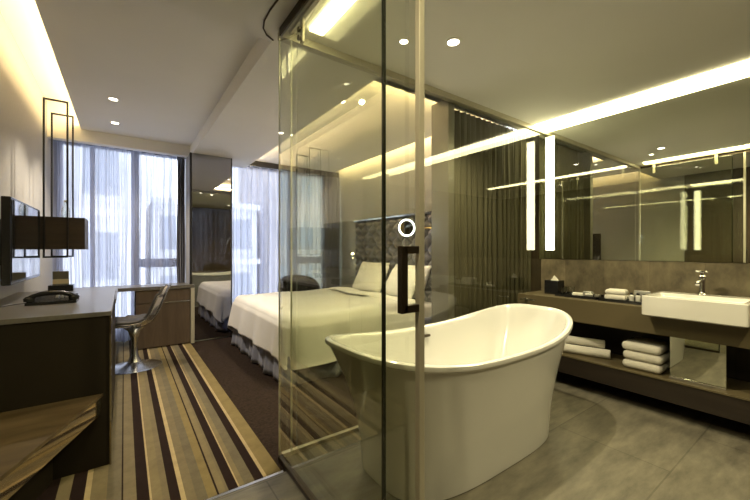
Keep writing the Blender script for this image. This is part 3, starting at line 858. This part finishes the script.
# television
t = thing('television', 'wall-mounted flat television with reflective screen at the left', 'television', (XL+.08, 3.45, 1.25))
b = B(); box(b, -.600, -.556, 2.995, 3.890, .985, 1.525, .006); obj('casing', b, M['blackp'], t)
b = B(); box(b, -.557, -.553, 3.012, 3.873, 1.010, 1.508); obj('screen', b, M['screen'], t)
b = B(); box(b, XL+.001, -.60, 3.25, 3.65, 1.1, 1.4, .004); obj('wall_bracket', b, M['black'], t)

# pendant frame lamp
t = thing('frame_lamp', 'brown box lamp held in two tall black metal frames before the left window', 'lamp', (-.46, 4.14, 1.14))
def loop(y):
    bm = B(); w = .013; x0, x1, z0, z1 = -.545, -.385, 1.135, 2.458
    box(bm, x0, x0+w, y, y+w, z0, z1); box(bm, x1-w, x1, y, y+w, z0, z1); box(bm, x0+w, x1-w, y, y+w, z1-w, z1); box(bm, x0+w, x1-w, y, y+w, z0, z0+w)
    return bm
obj('metal_frame', loop(3.925), M['black'], t); obj('metal_frame', loop(4.315), M['black'], t)
b = B(); box(b, -.64, -.278, 3.94, 4.313, 1.205, 1.478, .001); obj('lamp_shade', b, M['shade'], t)
b = B(); box(b, XL+.001, -.64, 4.0, 4.25, 1.25, 1.43); obj('wall_mount', b, M['black'], t)
t = thing('glass_bottle', 'small clear glass bottle standing on the box lamp', 'bottle', (-.42, 4.08, 1.478))
b = B(); lathe(b, [(0, 0), (.028, 0), (.030, .006), (.030, .085), (.016, .115), (.014, .14), (.011, .14), (.012, .115), (.026, .083), (.026, .008), (0, .008)], (-.42, 4.10, 1.479), 24); obj('bottle_body', b, M['clear'], t, 'auto')
b = B(); lathe(b, [(0, .14), (.014, .14), (.014, .16), (0, .16)], (-.42, 4.10, 1.479), 16); obj('stopper', b, M['steel'], t, 'auto')

# telephone on the cabinet
tz = .86
t = thing('telephone', 'black desk telephone on the grey cabinet top below the television', 'telephone', (-.37, 3.03, tz))
b = B(); bm = b
prism(b, [(-.49, 2.95), (-.25, 2.95), (-.25, 3.13), (-.49, 3.13)], tz, tz+.018)
vs = [b.verts.new(p) for p in ((-.485, 2.96, tz+.018), (-.255, 2.96, tz+.018), (-.255, 3.12, tz+.045), (-.485, 3.12, tz+.045), (-.485, 3.12, tz+.018), (-.255, 3.12, tz+.018))]
b.faces.new((vs[0], vs[1], vs[2], vs[3])); b.faces.new((vs[3], vs[2], vs[5], vs[4])); b.faces.new((vs[0], vs[3], vs[4])); b.faces.new((vs[1], vs[5], vs[2]))
ob = obj('phone_base', b, M['blackp'], t)
b = B(); tube(b, [(-.485, 2.985, tz+.035), (-.46, 2.985, tz+.052), (-.42, 2.985, tz+.066), (-.37, 2.985, tz+.070), (-.32, 2.985, tz+.066), (-.28, 2.985, tz+.052), (-.255, 2.985, tz+.035)], .014, 14)
for xx in (-.475, -.265): lathe(b, [(0, .0), (.026, .0), (.028, .018), (.016, .03), (0, .03)], (xx, 2.985, tz+.022), 20)
obj('handset', b, M['blackp'], t, 'auto')
b = B()
for i in range(4):
    for j in range(3): box(b, -.36+i*.024, -.344+i*.024, 3.03+j*.024, 3.046+j*.024, tz+.030+j*.004, tz+.039+j*.004)
obj('keypad', b, M['silver'], t)
b = B(); tube(b, [(-.49, 3.05, tz+.006), (-.55, 3.03, tz+.005), (-.60, 2.95, tz+.005), (-.64, 2.85, tz+.005), (-.695, 2.84, tz+.005)], .003, 8); obj('cord', b, M['black'], t, True)
# organiser with a card
t = thing('desk_organiser', 'black stationery holder with an upright banded card, behind the telephone', 'stationery holder', (-.42, 3.88, tz))
b = B(); box(b, -.50, -.345, 3.82, 3.92, tz, tz+.052, .002); obj('holder', b, M['blackp'], t)
b = B(); box(b, -.475, -.375, 3.845, 3.862, tz+.052, tz+.165, .001); cd = obj('card', b, M['card'], t)
b = B(); box(b, -.4755, -.3745, 3.8445, 3.8625, tz+.062, tz+.10); obj('cream_band', b, M['cream'], cd)

# tulip chair
def chair(cx, cy, rz):
    t = thing('swivel_chair', 'silver pedestal tulip chair with dark cushion at the desk', 'chair', (cx, cy, 0))
    # local frame: +x faces front, then rotated
    cr, sr = math.cos(rz), math.sin(rz)
    def T(p): return (cx+cr*p[0]-sr*p[1], cy+sr*p[0]+cr*p[1], p[2])
    prof = [(.25, .455), (.20, .440), (.10, .425), (0, .420), (-.10, .432), (-.17, .47), (-.215, .54), (-.245, .62), (-.275, .70), (-.30, .77), (-.325, .835)]
    wid = [.17, .215, .24, .245, .24, .232, .222, .205, .188, .165, .12]
    def lerp(A, v):
        k = v*(len(A)-1); i = min(int(k), len(A)-2); f = k-i
        if isinstance(A[0], tuple): return tuple(A[i][j]*(1-f)+A[i+1][j]*f for j in range(len(A[0])))
        return A[i]*(1-f)+A[i+1]*f
    def surf(sc, off, v0, v1):
        def f(u, v):
            vv = v0+(v1-v0)*v
            x, z = lerp(prof, vv); x2, z2 = lerp(prof, min(1, vv+.02)); x1_, z1_ = lerp(prof, max(0, vv-.02))
            tx, tz_ = x2-x1_, z2-z1_; L = math.hypot(tx, tz_) or 1; nx, nz = tz_/L, -tx/L
            if nz < 0 and vv < .4: nx, nz = -nx, -nz
            nx, nz = (abs(nx), abs(nz))
            s = (u*2-1); w = lerp(wid, vv)*sc
            cur = .055*abs(s)**2.5*(1 if .2 < vv < .85 else max(.2, 1-abs(vv-.5)))
            return T((x+nx*(cur+off), w*s*(1-.04*s*s), z+nz*(cur+off)))
        return f
    b = B(); grid(b, 24, 40, surf(1, 0, 0, 1)); o = obj('seat_shell', b, M['shell'], t, True, normals=False); solid(o, .008, 0)
    b = B(); grid(b, 22, 36, surf(.90, .018, .03, .965)); o = obj('seat_cushion', b, M['cushion'], t, True, normals=False); solid(o, .022, 0)
    b = B(); lathe(b, [(.0, 0), (.235, 0), (.24, .006), (.20, .016), (.12, .030), (.06, .060), (.036, .12), (.030, .20), (.034, .30), (.055, .37), (.10, .412), (.0, .412)], (cx, cy, .004), 48)
    obj('pedestal', b, M['steel'], t, 'auto')
chair(.085, 4.34, R(180-12))

# ------------------------------------------------------------------ outside
def building(name, x0, x1, y, z0, z1, nx, nz, wall, lab, depth=6, fx=.55, fz=.55, slab=False):
    t = thing(name, lab, 'building', ((x0+x1)/2, y, z0))
    b = B(); box(b, x0, x1, y, y+depth, z0, z1); obj('facade', b, wall, t)
    cw = (x1-x0)/nx; ch = (z1-z0)/nz
    proto = None
    for i in range(nx):
        for j in range(nz):
            xa = x0+cw*(i+.5); za = z0+ch*(j+.5)
            if proto is None:
                b = B(); box(b, -cw*fx/2, cw*fx/2, -.04, .02, -ch*fz/2, ch*fz/2); proto = o = obj('window', b, M['winout'])
            else: o = proto.copy(); col.objects.link(o)
            o.parent = t; o.location = Vector((xa, y, za))-t.location
    if slab:
        proto = None
        for j in range(nz+1):
            if proto is None:
                b = B(); box(b, x0-t.location.x, x1-t.location.x, -.5, 0, -.12, .12); proto = o = obj('balcony', b, wall)
            else: o = proto.copy(); col.objects.link(o)
            o.parent = t; o.location = (0, 0, ch*j)
building('apartment_building', -6.5, .2, 15, -12, 14, 4, 9, M['concrete'], 'pale apartment building with balconies outside the left window', slab=True)
building('apartment_building', .9, 5.2, 17, -12, 3.2, 3, 6, M['concrete'], 'low pale building seen outside between the two windows', slab=True)
building('apartment_building', 5.6, 12.5, 16, -12, 16, 6, 13, M['facade2'], 'brownish tower block seen outside through the right window')
building('apartment_building', 12.9, 22, 19, -12, 9, 6, 10, M['concrete'], 'pale block behind the tower, at the right of the right window')

# ------------------------------------------------------------------ world
w = bpy.data.worlds.new('world'); scene.world = w; w.use_nodes = True
bg = w.node_tree.nodes['Background']; bg.inputs[0].default_value = (.80, .87, 1, 1); bg.inputs[1].default_value = 1.55

# ------------------------------------------------------------------ camera
cam = bpy.data.cameras.new('camera'); co = bpy.data.objects.new('camera', cam); col.objects.link(co)
co.location = (0, 0, 1.2); co.rotation_euler = (R(90), 0, R(-35.7))
cam.sensor_width = 36; cam.lens = 36*349/750; cam.clip_start = .02; cam.clip_end = 200
scene.camera = co
vs = scene.view_settings
vs.view_transform = 'Standard'; vs.look = 'None'; vs.gamma = 1; vs.use_curve_mapping = False; vs.exposure = 1.62
cy = scene.cycles
cy.use_denoising = True; cy.max_bounces = 14; cy.diffuse_bounces = 5; cy.glossy_bounces = 7; cy.transparent_max_bounces = 24; cy.transmission_bounces = 8
cy.sample_clamp_indirect = 8; cy.caustics_reflective = False; cy.caustics_refractive = False
